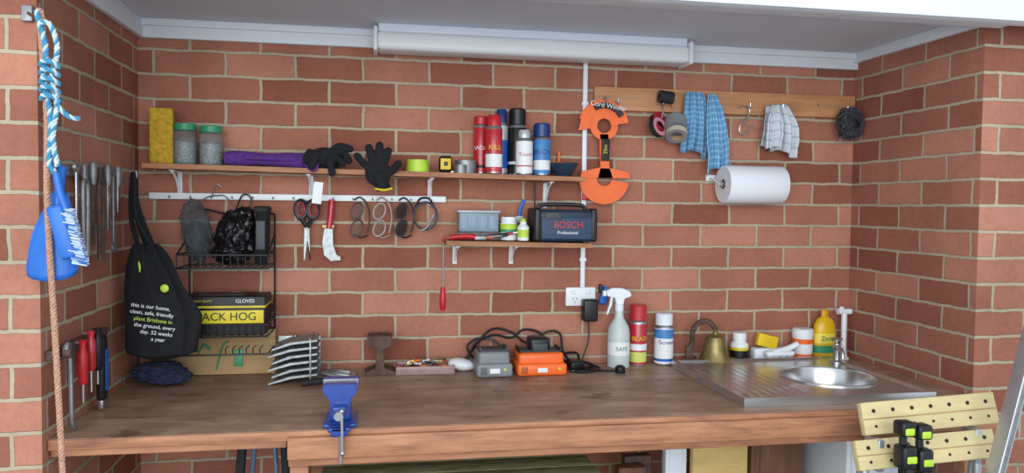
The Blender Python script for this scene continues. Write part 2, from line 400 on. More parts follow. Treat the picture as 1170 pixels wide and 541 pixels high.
b.tube([(.80,-.035,1.07),(.80,-.04,1.0),(.775,-.05,.93),(.755,-.05,.908)],.0035,black); b.done()
b=Bd('blue_hanging_clip'); b.bx(.855,.885,-.022,-.002,1.13,1.20,blue,.006,E(0,20,0)); b.bx(.846,.86,-.025,-.002,1.175,1.21,navy,.005); b.done()

# ------------------------------------------------------------------ shelf items
def spray(name,x,y,z,h,r,body,cap,bands=(),capr=.85,caph=.035,dome=True,txt=None,tc=None,ts=.75):
    b=Bd(name); hb=h-caph
    prof=[(r*.93,0,steel),(r,.004,steel),(r,.008,body)]
    for (t0,t1,m) in bands: prof+=[(r,.008+(hb-.02)*t0,m),(r+.0003,.008+(hb-.02)*t1,body)]
    prof+=[(r,hb-.012,steel),(r*.9,hb-.004,steel),(r*.8,hb,cap),(r*capr,hb+.0005,cap),(r*capr,h-.005,cap)]
    prof+=[(r*capr*.85,h,cap),(0,h,cap)] if dome else [(0,h-.005,cap)]
    b.lathe((x,y,z),prof,body)
    if txt: b.text(txt,(x,y-r-.0006,z+h*.45),r*ts,tc or labw,wrap=r)
    return b.done()
b=Bd('yellow_sponge_block'); b.bx(-.765,-.69,-.115,-.05,sz(-.73),sz(-.73)+.19,spongey,.008,E(0,0,8)); b.done()
nails=mat('jar_contents','#a3aaa8',.6,.3,var=.5,nscale=150,bump=.8)
for x,h in ((-.655,.142),(-.57,.137)):
    b=Bd('screw_top_jar'); z=sz(x)
    b.lathe((x,-.075,z),[(.034,0,glass),(.038,.006,glass),(.038,h-.04,glass),(.033,h-.028,glass),(.033,h-.024,green),(.037,h-.022,green),(.037,h-.002,green),(.034,h,green)],glass)
    b.lathe((x,-.075,z+.003),[(.030,0),(.0345,.005),(.0345,h*.52),(.02,h*.56),(0,h*.57)],nails); b.done()
b=Bd('rolled_purple_cloth')
b.tube([(-.52,-.08,sz(-.5)+.026),(-.45,-.085,sz(-.5)+.028),(-.35,-.08,sz(-.3)+.028),(-.25,-.085,sz(-.3)+.026)],.028,purple,20,rf=lambda t:.9+.1*math.sin(t*9))
b.tube([(-.51,-.10,sz(-.5)+.03),(-.4,-.112,sz(-.5)+.03),(-.26,-.105,sz(-.3)+.03)],.008,purple,8)
b.tube([(-.26,-.1,sz(-.3)+.03),(-.22,-.12,sz(-.3)+.03),(-.205,-.16,sz(-.3)+.01),(-.22,-.165,sz(-.3)-.01),(-.25,-.13,sz(-.3)+.012)],.005,purple,8); b.done()
def glove(name,base,dirs,palm,palmrot,m=blackc,cuff=None):
    b=Bd(name); c=Vector(base); b.ball(c,palm,m,rot=palmrot)
    for pts,r in dirs: b.tube([c+Vector(p) for p in pts],r,m,10); b.ball(c+Vector(pts[-1]),(r,r,r),m,2)
    if cuff: b.tube([c+Vector(p) for p in cuff[0]],cuff[1],m,14)
    return b.done(remesh=.003)
zg=sz(-.18)
glove('work_glove',(-.175,-.13,zg+.038),[([(.0,0,.0),(.05,-.02,.02),(.075,-.03,-.01)],.013),([(0,0,.01),(.04,-.01,.04),(.078,-.01,.032)],.013),([(0,0,0),(.03,-.035,0),(.055,-.05,-.02)],.013),([(0,0,0),(.01,-.035,-.01),(.02,-.05,-.055)],.013),([(0,0,0),(-.03,-.03,.01),(-.05,-.045,-.03)],.014)],(.06,.035,.036),E(0,10,0),cuff=([(0,0,0),(-.04,.0,-.005),(-.07,.01,.005)],.03))
b=Bd('glove_price_tag'); b.bx(-.222,-.190,-.1535,-.1515,1.51,1.585,labw,.0005,E(0,6,0)); b.done()
glove('work_glove',(.0,-.170,zg-.015),[([(0,0,0),(-.045,.0,.03),(-.072,.0,.06)],.013),([(0,0,0),(-.02,0,.05),(-.032,0,.088)],.0145),([(0,0,0),(.003,0,.06),(.004,.0,.098)],.0145),([(0,0,0),(.025,0,.05),(.034,0,.08)],.014),([(0,0,0),(.045,0,.01),(.068,-.005,.035)],.0145)],(.046,.016,.045),E(0,0,0),cuff=([(0,0,0),(.01,0,-.03),(.02,0,-.055)],.026))
b=Bd('glove_cuff_label'); b.tube([(-.01,-.193,zg-.068),(.02,-.200,zg-.072),(.048,-.193,zg-.066)],.004,laby); b.done()
b=Bd('masking_tape_roll'); x=.14;z=sz(x)
b.ringl((x,-.09,z),[(.028,0,greyd),(.028,.024,lime),(.042,.024,lime),(.042,0,lime)],lime)
b.ringl((x,-.09,z+.0242),[(.03,0,greyd),(.03,.02,green),(.039,.02,lime),(.039,0,green)],green); b.done()
b=Bd('tape_measure'); z=sz(.24); b.bx(.215,.262,-.12,-.085,z,z+.062,black,.012); b.bx(.220,.257,-.123,-.12,z+.012,z+.052,yellow,.008); b.bx(.232,.246,-.125,-.122,z+.025,z+.04,black,.004); b.bx(.255,.272,-.108,-.095,z+.002,z+.008,steel,.001); b.done()
b=Bd('duct_tape_roll'); b.ringl((.315,-.08,sz(.3)),[(.024,0,cardb),(.024,.048,steeld),(.04,.048,steeld),(.04,0,cardb)],steeld); b.done()
b=Bd('masking_tape_roll'); b.ringl((.292,-.125,sz(.3)),[(.014,0,cardb),(.014,.03,grey),(.022,.03,steeld),(.022,0,cardb)],grey); b.done()
silv=mat('silver_print','#c2c7cb',.35,.4); sky=mat('sky_print','#3f7db8',.4); dcap=mat('dark_blue_cap','#16326f',.35)
spray('spray_paint_can',.375,-.045,sz(.34),.215,.028,redp,red,((.1,.16,ink),),.95,.03,txt='WD-4',tc=labw)
spray('spray_paint_can',.415,-.105,sz(.4),.215,.031,redp,red,((.12,.42,labw),),.8,.04,txt='KILL',tc=laby,ts=.8)
spray('lubricant_spray_can',.452,-.045,sz(.44),.245,.024,silv,dcap,((.1,.7,labb),),.8,.05)
spray('spray_paint_can',.512,-.045,sz(.5),.25,.034,black,black,((.2,.26,labw),),.92,.06)
spray('touch_up_spray_can',.525,-.118,sz(.52),.165,.031,labw,silv,((.8,.98,labr),(.2,.24,labr)),.7,.03,txt='Touch',tc=labr,ts=.6)
spray('lubricant_spray_can',.597,-.085,sz(.6),.195,.033,sky,dcap,((.12,.4,labw),),.95,.05,txt='INOX',tc=dcap,ts=.75)
b=Bd('blue_parts_bowl'); z=sz(.69)+.001; b.lathe((.68,-.085,z),[(.02,0),(.03,.002),(.056,.045),(.058,.05),(.054,.05),(.028,.008),(0,.006)],navy,32)
b.lathe((.68,-.085,z+.01),[(.0,.0),(.045,.026),(.0,.034)],labb); b.done()
b=Bd('orange_scraper'); b.bx(.655,.70,-.020,-.015,sz(.68),sz(.68)+.06,orange,.003); b.bx(.672,.684,-.024,-.012,sz(.68)+.055,sz(.68)+.10,orange,.004); b.done()

zl=1.384
b=Bd('parts_organiser_case'); b.bx(.285,.44,-.115,-.02,zl,zl+.03,glass,.004); b.bx(.29,.435,-.11,-.02,zl+.03,zl+.1,mat('translucent_grey','#9fb0bd',.3,trans=.4),.005)
for i in range(4): b.bx(.298+i*.034,.324+i*.034,-.113,-.11,zl+.04,zl+.09,mat('tray_blue_grey','#7d93a6',.4),.002)
b.bx(.285,.44,-.112,-.02,zl+.1,zl+.108,mat('lid_grey','#b4bec6',.35),.003); b.done()
b=Bd('slip_joint_pliers')
b.tube([(.25,-.142,zl+.010),(.31,-.142,zl+.016),(.345,-.142,zl+.012)],.009,red,10); b.tube([(.26,-.125,zl+.010),(.32,-.13,zl+.012),(.345,-.138,zl+.014)],.009,red,10)
b.bx(.34,.385,-.15,-.132,zl,zl+.018,steeld,.005); b.done()
b=Bd('mixed_small_tools')
for i,(m,a) in enumerate([(orange,8),(steeld,-10),(black,14),(red,2),(steel,-6)]):
    x=.39+i*.02; b.cy((x-.03,-.14+i*.006,zl+.008+.003*i),(x+.035,-.13,zl+.014+.004*i),.005+.001*(i%3),m,n=10)
b.done()
b=Bd('glue_tin'); b.lathe((.475,-.09,zl),[(.03,0,white),(.032,.004,labw),(.032,.03,green),(.032,.04,lime),(.032,.06,white),(.029,.064,white),(.029,.085,white),(0,.085)],white); b.done()
b=Bd('glue_bottle'); b.lathe((.522,-.13,zl),[(.02,0,labw),(.022,.004,labw),(.022,.012,lime),(.022,.04,labw),(.022,.05,white),(.012,.06,white),(.012,.068,lime),(.009,.08,lime),(0,.082)],white); b.done()
b=Bd('paint_brush'); b.bx(.51,.535,-.055,-.045,zl,zl+.06,mat('bristles','#6a6350',.9),.002); b.bx(.507,.538,-.058,-.042,zl+.06,zl+.09,steeld,.002); b.tube([(.522,-.05,zl+.085),(.528,-.05,zl+.12),(.54,-.05,zl+.15)],.007,labb); b.done()
b=Bd('jobsite_radio'); nf=mat('navy_front','#2a3e56',.55); zl=1.380
b.bx(.565,.79,-.155,-.02,zl,zl+.118,navy,.014)
b.bx(.585,.775,-.159,-.152,zl+.01,zl+.09,nf,.006)
b.bx(.558,.585,-.16,-.015,zl+.0,zl+.124,black,.01); b.bx(.77,.795,-.16,-.015,zl+.0,zl+.124,black,.01)
b.tube([(.59,-.09,zl+.115),(.60,-.09,zl+.135),(.745,-.09,zl+.135),(.76,-.09,zl+.115)],.008,black)
b.bx(.60,.66,-.162,-.157,zl+.083,zl+.108,greyd,.003)
b.text('BOSCH',(.685,-.1605,zl+.062),.034,labr); b.text('Professional',(.682,-.1605,zl+.034),.016,labw)
b.tube([(.585,-.03,zl+.11),(.583,-.03,zl+.2),(.58,-.03,zl+.235)],.003,black); b.done()
b=Bd('hanging_screwdriver'); x=.228
b.cy((x,-.165,1.375),(x,-.165,1.22),.003,steeld); b.lathe((x,-.165,1.135),[(.006,0),(.011,.008),(.012,.04),(.009,.075),(.006,.085)],red,14)
b.tube([(x,-.165,1.37),(x-.004,-.165,1.395),(x+.006,-.165,1.40),(x+.014,-.16,1.384)],.0015,red,6); b.done()

# ------------------------------------------------------------------ hanging tools on back rail
b=Bd('scissors')
for s_ in (-1,1):
    cx=-.252+s_*.021
    b.tube([(cx+.02*math.cos(a),-.035,1.49+.032*math.sin(a)) for a in [i*math.pi/6 for i in range(12)]],.0065,black,8,closed=True,sm=2)
    b.tube([(cx+.014*math.cos(a),-.035,1.49+.025*math.sin(a)) for a in [i*math.pi/6 for i in range(12)]],.003,red,6,closed=True,sm=2)
    b.tube([(cx,-.035,1.458),(-.252,-.035,1.425)],.008,black,8,sm=0)
    b.prism([(-.252-s_*.008,1.435),(-.252+s_*.007,1.435),(-.252-s_*.010+.004,1.31),(-.252-s_*.011,1.305)],-.036-.002*s_,-.034-.002*s_,galv)
b.cy((-.252,-.04,1.42),(-.252,-.03,1.42),.005,steeld); b.done()
b=Bd('pruning_knife')
b.tube([(-.165,-.03,1.525),(-.168,-.03,1.48),(-.175,-.03,1.42)],.011,redp,12)
b.prism([(-.190,1.43),(-.162,1.43),(-.160,1.36),(-.148,1.325),(-.134,1.318),(-.134,1.306),(-.168,1.303),(-.192,1.325),(-.198,1.37)],-.032,-.028,galv)
b.bx(-.2,-.155,-.034,-.026,1.42,1.435,brass,.002); b.done()
def glasses(x,m,lm,w=.035):
    b=Bd('safety_glasses')
    for s_ in (0,1):
        zc=1.485-s_*.062
        P=[(x+.021*math.cos(a*math.pi/5)+.006*math.cos((a-2.5)*math.pi/5),-.045-.008*s_,zc+.029*math.sin(a*math.pi/5)) for a in range(10)]
        b.tube(P,.003,m,6,closed=True,sm=3); b.add(P,[list(range(10))],lm)
    b.tube([(x-.01,-.03,1.525),(x+.01,-.025,1.535),(x+w,-.03,1.51),(x+w+.01,-.028,1.46),(x+w,-.026,1.405)],.0032,m,6)
    b.tube([(x-.012,-.03,1.40),(x+.012,-.025,1.388),(x+w+.004,-.024,1.398)],.003,m,6)
    b.done()
lensc=mat('clear_lens','#cfd6d8',.1,trans=.95,ior=1.03,var=0); lensd=mat('dark_lens','#3a3430',.2,trans=.4,ior=1.05)
glasses(-.075,mat('brown_frame','#3a2a22',.4),lensc); glasses(0.005,mat('clear_frame','#a38f86',.3),lensc)
glasses(.085,black,lensd)
b=Bd('safety_goggles')
b.tube([(.172+.042*math.cos(a),-.045,1.47+.05*math.sin(a)) for a in [i*math.pi/6 for i in range(12)]],.0045,greyd,8,closed=True,sm=3)
b.tube([(.135,-.04,1.50),(.15,-.03,1.53),(.17,-.024,1.536),(.19,-.03,1.53),(.21,-.04,1.49)],.004,black,6)
b.tube([(.205,-.05,1.48),(.18,-.055,1.43),(.155,-.05,1.415)],.004,steeld,6); b.done()

# ------------------------------------------------------------------ peg rail items
b=Bd('cord_winder')
def arcpoly(cx,cz,R,r,a0,a1,n=22):
    o=[(cx+R*math.cos(math.radians(a0+(a1-a0)*i/n)),cz+R*math.sin(math.radians(a0+(a1-a0)*i/n))) for i in range(n+1)]
    o+=[(cx+r*math.cos(math.radians(a1+(a0-a1)*i/n)),cz+r*math.sin(math.radians(a1+(a0-a1)*i/n))) for i in range(n+1)]
    return o
b.prism(arcpoly(.85,1.82,.1,.045,8,165),-.035,-.028,orange,.002)
b.prism(arcpoly(.855,1.62,.1,.03,180,350),-.035,-.028,orange,.002)
b.prism(arcpoly(.85,1.82,.055,.028,0,359),-.04,-.026,orange,.001)
b.prism([(.832,1.79),(.868,1.79),(.875,1.72),(.872,1.67),(.89,1.62),(.826,1.62),(.838,1.67),(.834,1.72)],-.04,-.026,orange,.002)
b.prism([(.75,1.80),(.80,1.81),(.80,1.86),(.765,1.87)],-.036,-.028,orange,.001)
b.prism([(.758,1.62),(.958,1.62),(.952,1.645),(.87,1.66),(.83,1.66),(.765,1.645)],-.04,-.03,orange,.002)
b.tube([(.85+.078*math.cos(math.radians(a)),-.0375,1.82+.078*math.sin(math.radians(a))) for a in range(30,125,10)],.015,ink,4)
b.text('Cord Winder',(.862,-.054,1.894),.026,labw,roll=-8)
b.bx(.838,.872,-.043,-.04,1.685,1.77,ink,.001); b.text('25m',(.855,-.0445,1.73),.02,laby,roll=90)
b.tube([(.853,-.02,1.91),(.853,-.035,1.93),(.853,-.045,1.905)],.003,steel,6); b.done()
b=Bd('red_key_tag'); b.tube([(.778,-.02,1.60),(.775,-.025,1.575),(.782,-.025,1.55)],.003,red); b.bx(.772,.79,-.03,-.018,1.535,1.56,red,.002); b.done()
b=Bd('black_tape_roll'); b.ringl((1.06,-.06,1.937),[(.012,0,greyd),(.024,0,blackm),(.024,.055,greyd),(.012,.055,blackm)],blackm,24,(1,0,-.1)); b.done()
b=Bd('insulation_tape_roll'); pink=mat('pink_tape','#d08a9a',.5); ax=(.45,-.8,.3)
b.ringl((1.065,-.024,1.835),[(.022,0,ink),(.040,0,blackm),(.040,.022,red),(.022,.022,ink)],blackm,28,ax)
b.ringl((1.055,-.045,1.815),[(.022,0,ink),(.038,0,blackm),(.038,.022,pink),(.022,.022,ink)],blackm,28,ax)
b.tube([(1.08,-.02,1.915),(1.08,-.05,1.89),(1.075,-.05,1.855)],.002,steel,6); b.done()
b=Bd('packing_tape_roll'); ax=(-.2,-.6,-.9)
b.ringl((1.135,-.045,1.85),[(.024,0,cardb),(.043,0,mat('silver_tape','#8a9095',.4,.3)),(.043,.05,grey),(.024,.05,cardb)],greyd,28,ax)
b.ringl((1.125,-.080,1.80),[(.024,0,cardb),(.041,0,mat('cream_tape','#b9b39b',.6)),(.041,.022,grey),(.024,.022,cardb)],greyd,28,ax)
b.tube([(1.12,-.02,1.915),(1.115,-.05,1.90),(1.12,-.055,1.87)],.002,steel,6); b.done()
tow=check_mat('blue_check_cloth','#5b93bd','#9cc3d9',12,.35)
toww=check_mat('grey_check_cloth','#cfd5d9','#8496a8',5,.16)
def towel(b,cx,cy,w0,w1,z0,z1,m,ph=0,nf=3,lean=0,skew=0):
    def fn(u,v):
        w=w0+(w1-w0)*min(1,v*2.2)**.7; x=cx+(u-.5)*w+lean*v
        y=cy-.014*math.sin(u*nf*2*math.pi+ph)*(0.5+v)-.02*math.sin(v*3)-.008*noise.noise(Vector((u*5,v*5,ph)))
        z=z0+(z1-z0)*v+skew*(u-.5)*v-(.012*math.cos(u*6+ph)) *v
        return (x,y,z)
    b.sheet(fn,36,30,m)
b=Bd('blue_tea_towel'); towel(b,1.212,-.040,.07,.105,1.962,1.725,tow,0,3,-.005,-.02); towel(b,1.275,-.055,.025,.085,1.955,1.66,tow,1.4,2,.025,.05); b.done(solid=.004)
b=Bd('wire_wall_hook'); b.tube([(1.40,-.03,1.905),(1.42,-.035,1.915),(1.445,-.035,1.905),(1.44,-.035,1.875),(1.41,-.035,1.845),(1.405,-.035,1.815),(1.43,-.035,1.805),(1.445,-.035,1.825)],.003,steel,8)
b.tube([(1.42,-.035,1.86),(1.46,-.035,1.835),(1.49,-.035,1.82)],.002,steel,6); b.done()
b=Bd('white_check_towel'); towel(b,1.565,-.045,.055,.14,1.925,1.74,toww,.7,3,.005,-.03); towel(b,1.54,-.035,.05,.08,1.92,1.75,toww,2.2,2,-.01,.0); b.done(solid=.004)
b=Bd('wire_scourer'); c=Vector((1.862,-.07,1.855))
for i in range(34):
    P=[]
    for k in range(14):
        a=k*.9+i*1.7; d=Vector((math.sin(a*1.3+i),math.cos(a+i*.6),math.sin(a*.7+i*2))).normalized()
        P.append(c+Vector((d.x*.058,d.y*.04,d.z*.073))*(.75+.25*random.random()))
    b.tube(P,.0016,greyd,4,sm=4)
b.ball(c,(.042,.028,.055),blackm,2,.5,14); b.tube([(1.86,-.02,1.915),(1.865,-.045,1.91),(1.875,-.06,1.89)],.002,steel,6); b.done(weld=False)
b=Bd('paper_towel_roll'); x0=1.312
b.ringl((x0,-.095,1.603),[(.020,0,paper),(.071,0,paper),(.073,.004,paper),(.073,.238,paper),(.071,.242,paper),(.02,.242,cardb)],paper,48,(1,0,0))
b.tube([(x0-.01,-.095,1.603),(x0+.252,-.095,1.603)],.012,steel,12,sm=0)
b.tube([(x0-.01,-.095,1.603),(x0-.017,-.05,1.62),(x0-.015,-.0,1.63)],.004,white,8); b.tube([(x0+.252,-.095,1.603),(x0+.258,-.05,1.62),(x0+.257,-.0,1.63)],.004,white,8)
b.bx(x0-.03,x0+.27,-.006,0,1.618,1.642,white,.002); b.done()

# ------------------------------------------------------------------ left rack
b=Bd('hanging_wire_rack'); w=.0035
x0,x1,y0,y1=-.655,-.365,-.20,-.02
for x in (x0,x1): b.tube([(x,-.02,1.47),(x,-.02,1.0)],w,black,8,sm=0)
b.tube([(x0,-.02,1.47),(-.60,-.02,1.485),(-.52,-.02,1.47),(-.44,-.02,1.485),(x1,-.02,1.47)],w,black)
for zb,h in ((1.29,.045),(1.06,.04)):
    for zz in (zb,zb+h): b.tube([(x0,y1,zz),(x0,y0,zz),(x1,y0,zz),(x1,y1,zz)],w,black,8,closed=True,sm=0)
    for i in range(13):
        x=x0+(x1-x0)*i/12; b.tube([(x,y1,zb),(x,y0,zb),(x,y0,zb+h)],.0018,black,6,sm=0)
    for s_ in (x0,x1): b.tube([(s_,y1,zb+h+.06),(s_,y0,zb+h)],w,black,6,sm=0)
b.tube([(x0,-.02,1.0),(x1,-.02,1.0)],w,black,8,sm=0); b.tube([(x0,y0,1.0),(x1,y0,1.0),(x1,-.02,1.0),(x0,-.02,1.0)],w,black,8,closed=True,sm=0)
for i in range(6): b.tube([(-.5+i*.022,-.2,1.0),(-.5+i*.022,-.205,1.02),(-.49+i*.022,-.2,1.03)],.002,black,6)
b.done()
b=Bd('wire_coat_hanger')
b.tube([(-.66,-.03,1.475),(-.60,-.03,1.525),(-.56,-.03,1.535),(-.53,-.03,1.53),(-.49,-.03,1.475)],.0022,steeld,6)
b.tube([(-.575,-.03,1.53),(-.575,-.03,1.555),(-.56,-.03,1.575),(-.545,-.03,1.565)],.0022,steeld,6)
b.tube([(-.50,-.03,1.47),(-.48,-.03,1.53),(-.46,-.03,1.54),(-.445,-.03,1.525),(-.45,-.03,1.49)],.003,black,6); b.done()
b=Bd('clear_plastic_bag'); b.ball((-.612,-.11,1.415),(.046,.05,.108),mat('bag_film','#aab3b8',.15,trans=.9,ior=1.04,var=.1,bump=.6,nscale=22),5,.3,9,E(0,-8,0),3)
b.ball((-.612,-.11,1.38),(.036,.036,.068),mat('bag_contents','#3c4144',.6,var=.4,nscale=40),3,.3,9); b.done()
b=Bd('black_rubbish_bag'); bg=mat('black_bag_film','#0d0d10',.3,bump=.7,nscale=18); b.ball((-.485,-.11,1.395),(.068,.062,.085),bg,5,.28,7,None,5); b.ball((-.495,-.12,1.338),(.068,.06,.040),bg,5,.25,8,None,9); b.ball((-.46,-.11,1.45),(.042,.05,.05),bg,4,.3,7,None,4); b.done()
b=Bd('black_tool_pouch'); b.bx(-.415,-.375,-.15,-.06,1.297,1.49,blackc,.014,E(0,2,0)); b.bx(-.411,-.38,-.155,-.15,1.35,1.45,greyd,.004); b.bx(-.42,-.37,-.155,-.055,1.475,1.50,blackm,.01); b.done()
b=Bd('black_glove_box'); zb=1.064
b.bx(-.64,-.375,-.19,-.04,zb,zb+.13,ink,.003); b.bx(-.641,-.374,-.191,-.039,zb+.092,zb+.099,laby,.001)
b.bx(-.636,-.38,-.1925,-.19,zb+.040,zb+.084,laby,.001); b.bx(-.60,-.45,-.15,-.08,zb+.1295,zb+.132,greyd,.001)
b.text('BLACK HOG',(-.510,-.1935,zb+.062),.038,ink); b.text('GLOVES',(-.44,-.1915,zb+.115),.017,labw); b.text('HEAVY DUTY',(-.58,-.1915,zb+.115),.011,laby); b.done()
b=Bd('flattened_cardboard_sheet'); b.bx(-.73,-.36,-.05,-.044,.902,1.06,cardb,.001,E(-4,0,0))
b.bx(-.5,-.47,-.056,-.052,.93,.99,green,.001,E(-4,0,0)); b.tube([(-.62,-.057,.98),(-.60,-.057,1.01),(-.58,-.057,.99)],.004,green,6); b.tube([(-.56,-.057,.92),(-.54,-.055,1.0),(-.52,-.055,1.02)],.003,green,6); b.done()

# tote bag
b=Bd('black_tote_bag'); cx,cy=-.685,-.28
def tote(u,v):
    a=u*2*math.pi
    w=(.030+.082*min(1,v*1.6)**.75)*(1-.10*max(0,v-.75)/.25); t=.024+.045*math.sin(min(1,v)*math.pi*.75)
    if v>.93: w*= 1-(v-.93)/.07*.9; t*=1-(v-.93)/.07*.9
    x=cx-.045+.052*min(1,v*1.6)+ math.cos(a)*w; y=cy+math.sin(a)*t
    z=1.375-.375*v
    n=noise.noise(Vector((math.cos(a)*2,math.sin(a)*2,v*4)))*.012+.007*math.sin(a*7+v*3)*(1-v)
    return (x+n,y-n,z+n*.5)
b.sheet(tote,56,40,blackc)
b.tube([(-.750,-.28,1.37),(-.782,-.24,1.46),(-.786,-.22,1.56),(-.780,-.22,1.60),(-.770,-.24,1.56),(-.760,-.26,1.46),(-.705,-.285,1.36)],.0075,blackc,8)
b.tube([(-.735,-.25,1.37),(-.776,-.24,1.5),(-.780,-.2,1.59),(-.765,-.23,1.5),(-.712,-.26,1.37)],.0075,blackc,8)
for i,t in enumerate(['this is our home,','clean, safe, friendly','plant Brisbane in','the ground, every','day. 52 weeks','a year']):
    b.text(t,(-.690+.004*i,-.371+.002*abs(i-2),1.185-i*.0205),.0165,lime if i==2 else labw,roll=-9,rz=4)
b.ball((-.730,-.322,1.285),(.005,.004,.04),lime,2,rot=E(0,-10,0)); b.ball((-.655,-.345,1.240),(.013,.003,.013),lime,2)
b.done()

b=Bd('magnetic_tool_rail'); b.bx(XL,XL+.022,-.76,-.30,1.575,1.603,steeld,.003); b.done()
b=Bd('bag_hook'); b.tube([(XL,-.22,1.58),(XL+.03,-.22,1.575),(XL+.055,-.22,1.585),(XL+.055,-.22,1.61)],.0035,steeld,8); b.cy((XL,-.22,1.58),(XL+.004,-.22,1.58),.012,steeld); b.done()
tools=[(-.66,.20,'s',steel),(-.60,.25,'p',steeld),(-.54,.23,'c',rust),(-.48,.27,'p',rust),(-.42,.19,'c',steel),(-.37,.24,'s',steeld),(-.33,.14,'c',steel)]
for y,l,k,m in tools:
    x=XL+.034
    if k=='s':
        b=Bd('spanner'); b.bx(x-.003,x+.003,y-.007,y+.007,1.61-l,1.60,m,.002)
        for zz in (1.60,1.61-l): b.ringl((x-.004,y,zz),[(.008,0),(.016,0),(.016,.008),(.008,.008)],m,16,(1,0,0))
    elif k=='p':
        b=Bd('long_nose_pliers')
        b.tube([(x,y-.012,1.61-l),(x,y-.017,1.54),(x,y,1.57)],.007,m,8); b.tube([(x,y+.012,1.61-l),(x,y+.017,1.54),(x,y,1.57)],.007,m,8)
        b.bx(x-.006,x+.006,y-.011,y+.011,1.56,1.61,m,.004)
    else:
        b=Bd('wood_chisel'); b.bx(x-.003,x+.003,y-.009,y+.009,1.615-l,1.56,m,.001); b.lathe((x,y,1.555),[(.008,0),(.0115,.02),(.011,.06),(.007,.065)],steeld,12)
    b.done()
b=Bd('tool_hanging_rail'); b.bx(XL,XL+.025,-.79,-.40,1.105,1.13,rust,.003); b.done()
def sdrv(y,zt,lh,ls,m,name='screwdriver',r=.013):
    b=Bd(name); x=XL+.045; b.lathe((x,y,zt-lh),[(r*.7,0),(r,.01),(r,lh*.7),(r*.6,lh*.85),(r*.9,lh)],m,12); b.cy((x,y,zt-lh),(x,y,zt-lh-ls),.0035,steel,n=8)
    b.bx(XL+.0255,x,y-.003,y+.003,zt-.01,zt-.004,steel,.001); b.done()
sdrv(-.66,1.135,.12,.05,red); sdrv(-.60,1.15,.11,.06,redp); sdrv(-.55,1.15,.12,.04,black,r=.014)
b=Bd('hand_saw_handle'); b.bx(XL+.026,XL+.05,-.515,-.475,.93,1.12,black,.01); b.bx(XL+.03,XL+.045,-.51,-.48,.905,.935,steel,.003); b.bx(XL+.05,XL+.053,-.505,-.485,.96,1.08,labb,.001); b.done()
b=Bd('claw_bar'); x=XL+.04; b.tube([(x,-.735,1.13),(x,-.73,1.05),(x,-.725,.93),(x,-.70,.908)],.006,steeld,8); b.tube([(x,-.735,1.13),(x,-.75,1.14),(x,-.76,1.125)],.007,steeld,8); b.cy((x-.01,-.74,1.12),(x+.01,-.74,1.12),.018,rust); b.done()

# rope + dustpan at pier corner
b=Bd('rope_hook'); b.bx(XL-.03,XL-.004,-.822,YL,1.945,1.985,steeld,.003); b.tube([(-.84,-.82,1.965),(-.82,-.85,1.955),(-.80,-.865,1.96),(-.795,-.865,1.98)],.004,rust,8); b.done()
b=Bd('tan_rope'); b.rope([(-.80,-.862,1.965),(-.79,-.87,1.93),(-.782,-.87,1.7),(-.778,-.885,1.5),(-.765,-.885,1.2),(-.755,-.88,.9),(-.745,-.87,.5),(-.74,-.87,.01)],.0075,[tanr],.028)
b.rope([(-.80,-.855,1.965),(-.80,-.86,1.93),(-.775,-.862,1.6),(-.76,-.856,1.59)],.006,[tanr],.028); b.done()
b=Bd('blue_and_white_cord')
b.rope([(-.80,-.875,1.96),(-.79,-.885,1.93),(-.775,-.89,1.87),(-.78,-.89,1.80),(-.77,-.89,1.74),(-.765,-.89,1.68),(-.77,-.89,1.60),(-.755,-.89,1.575)],.0065,[cyan,cyan,cordw],.03)
b.rope([(-.79,-.885,1.93),(-.765,-.89,1.925),(-.75,-.89,1.87),(-.76,-.895,1.80),(-.75,-.895,1.74),(-.76,-.895,1.66),(-.75,-.895,1.59)],.0065,[cyan,cordw,cordw],.03)
for i in range(5):
    zz=1.83-.02*i; b.rope([(-.787,-.89,zz),(-.775,-.903,zz+.008),(-.755,-.905,zz+.004),(-.745,-.89,zz-.006)],.0065,[cyan,cordw,cyan],.03)
b.rope([(-.75,-.895,1.735),(-.725,-.895,1.71),(-.70,-.895,1.705)],.006,[cyan,cordw],.03); b.done()
b=Bd('dustpan')
def pan(u,v):
    w=.016+.040*min(1,v*1.4)**.8
    a=(u-.5)*math.pi*.95
    return (-.765-.018*v+math.sin(a)*w,-.845-.028*math.cos(a)*min(1,v*2+.15),1.53-.195*v-.02*math.cos(a)*v)
b.sheet(pan,24,16,blue); b.tube([(-.758,-.852,1.59),(-.758,-.86,1.56),(-.763,-.862,1.50)],.010,blue,10)
for s_ in (-1,1): b.tube([(-.765+s_*.018,-.85,1.51),(-.775+s_*.045,-.85,1.43),(-.783+s_*.054,-.848,1.34)],.004,blue,8)
b.done(solid=.003)
b=Bd('dustpan_brush')
b.tube([(-.748,-.91,1.575),(-.740,-.91,1.53),(-.728,-.91,1.49)],.009,blue,10); b.bx(-.755,-.718,-.922,-.900,1.37,1.50,blue,.008,E(0,-14,0))
br=mat('brush_bristles','#b9c9dc',.8,bump=.6,nscale=80)
rnd=random.Random(3)
for i in range(200):
    t=rnd.random(); zz=1.362+.135*t; xx=-.712-(t)*.034+.012
    b.cy((xx-.012,-.911+rnd.uniform(-.01,.01),zz),(xx+.022,-.913+rnd.uniform(-.014,.014),zz-.006),.002,br if i%5 else blue,n=5)
b.done()

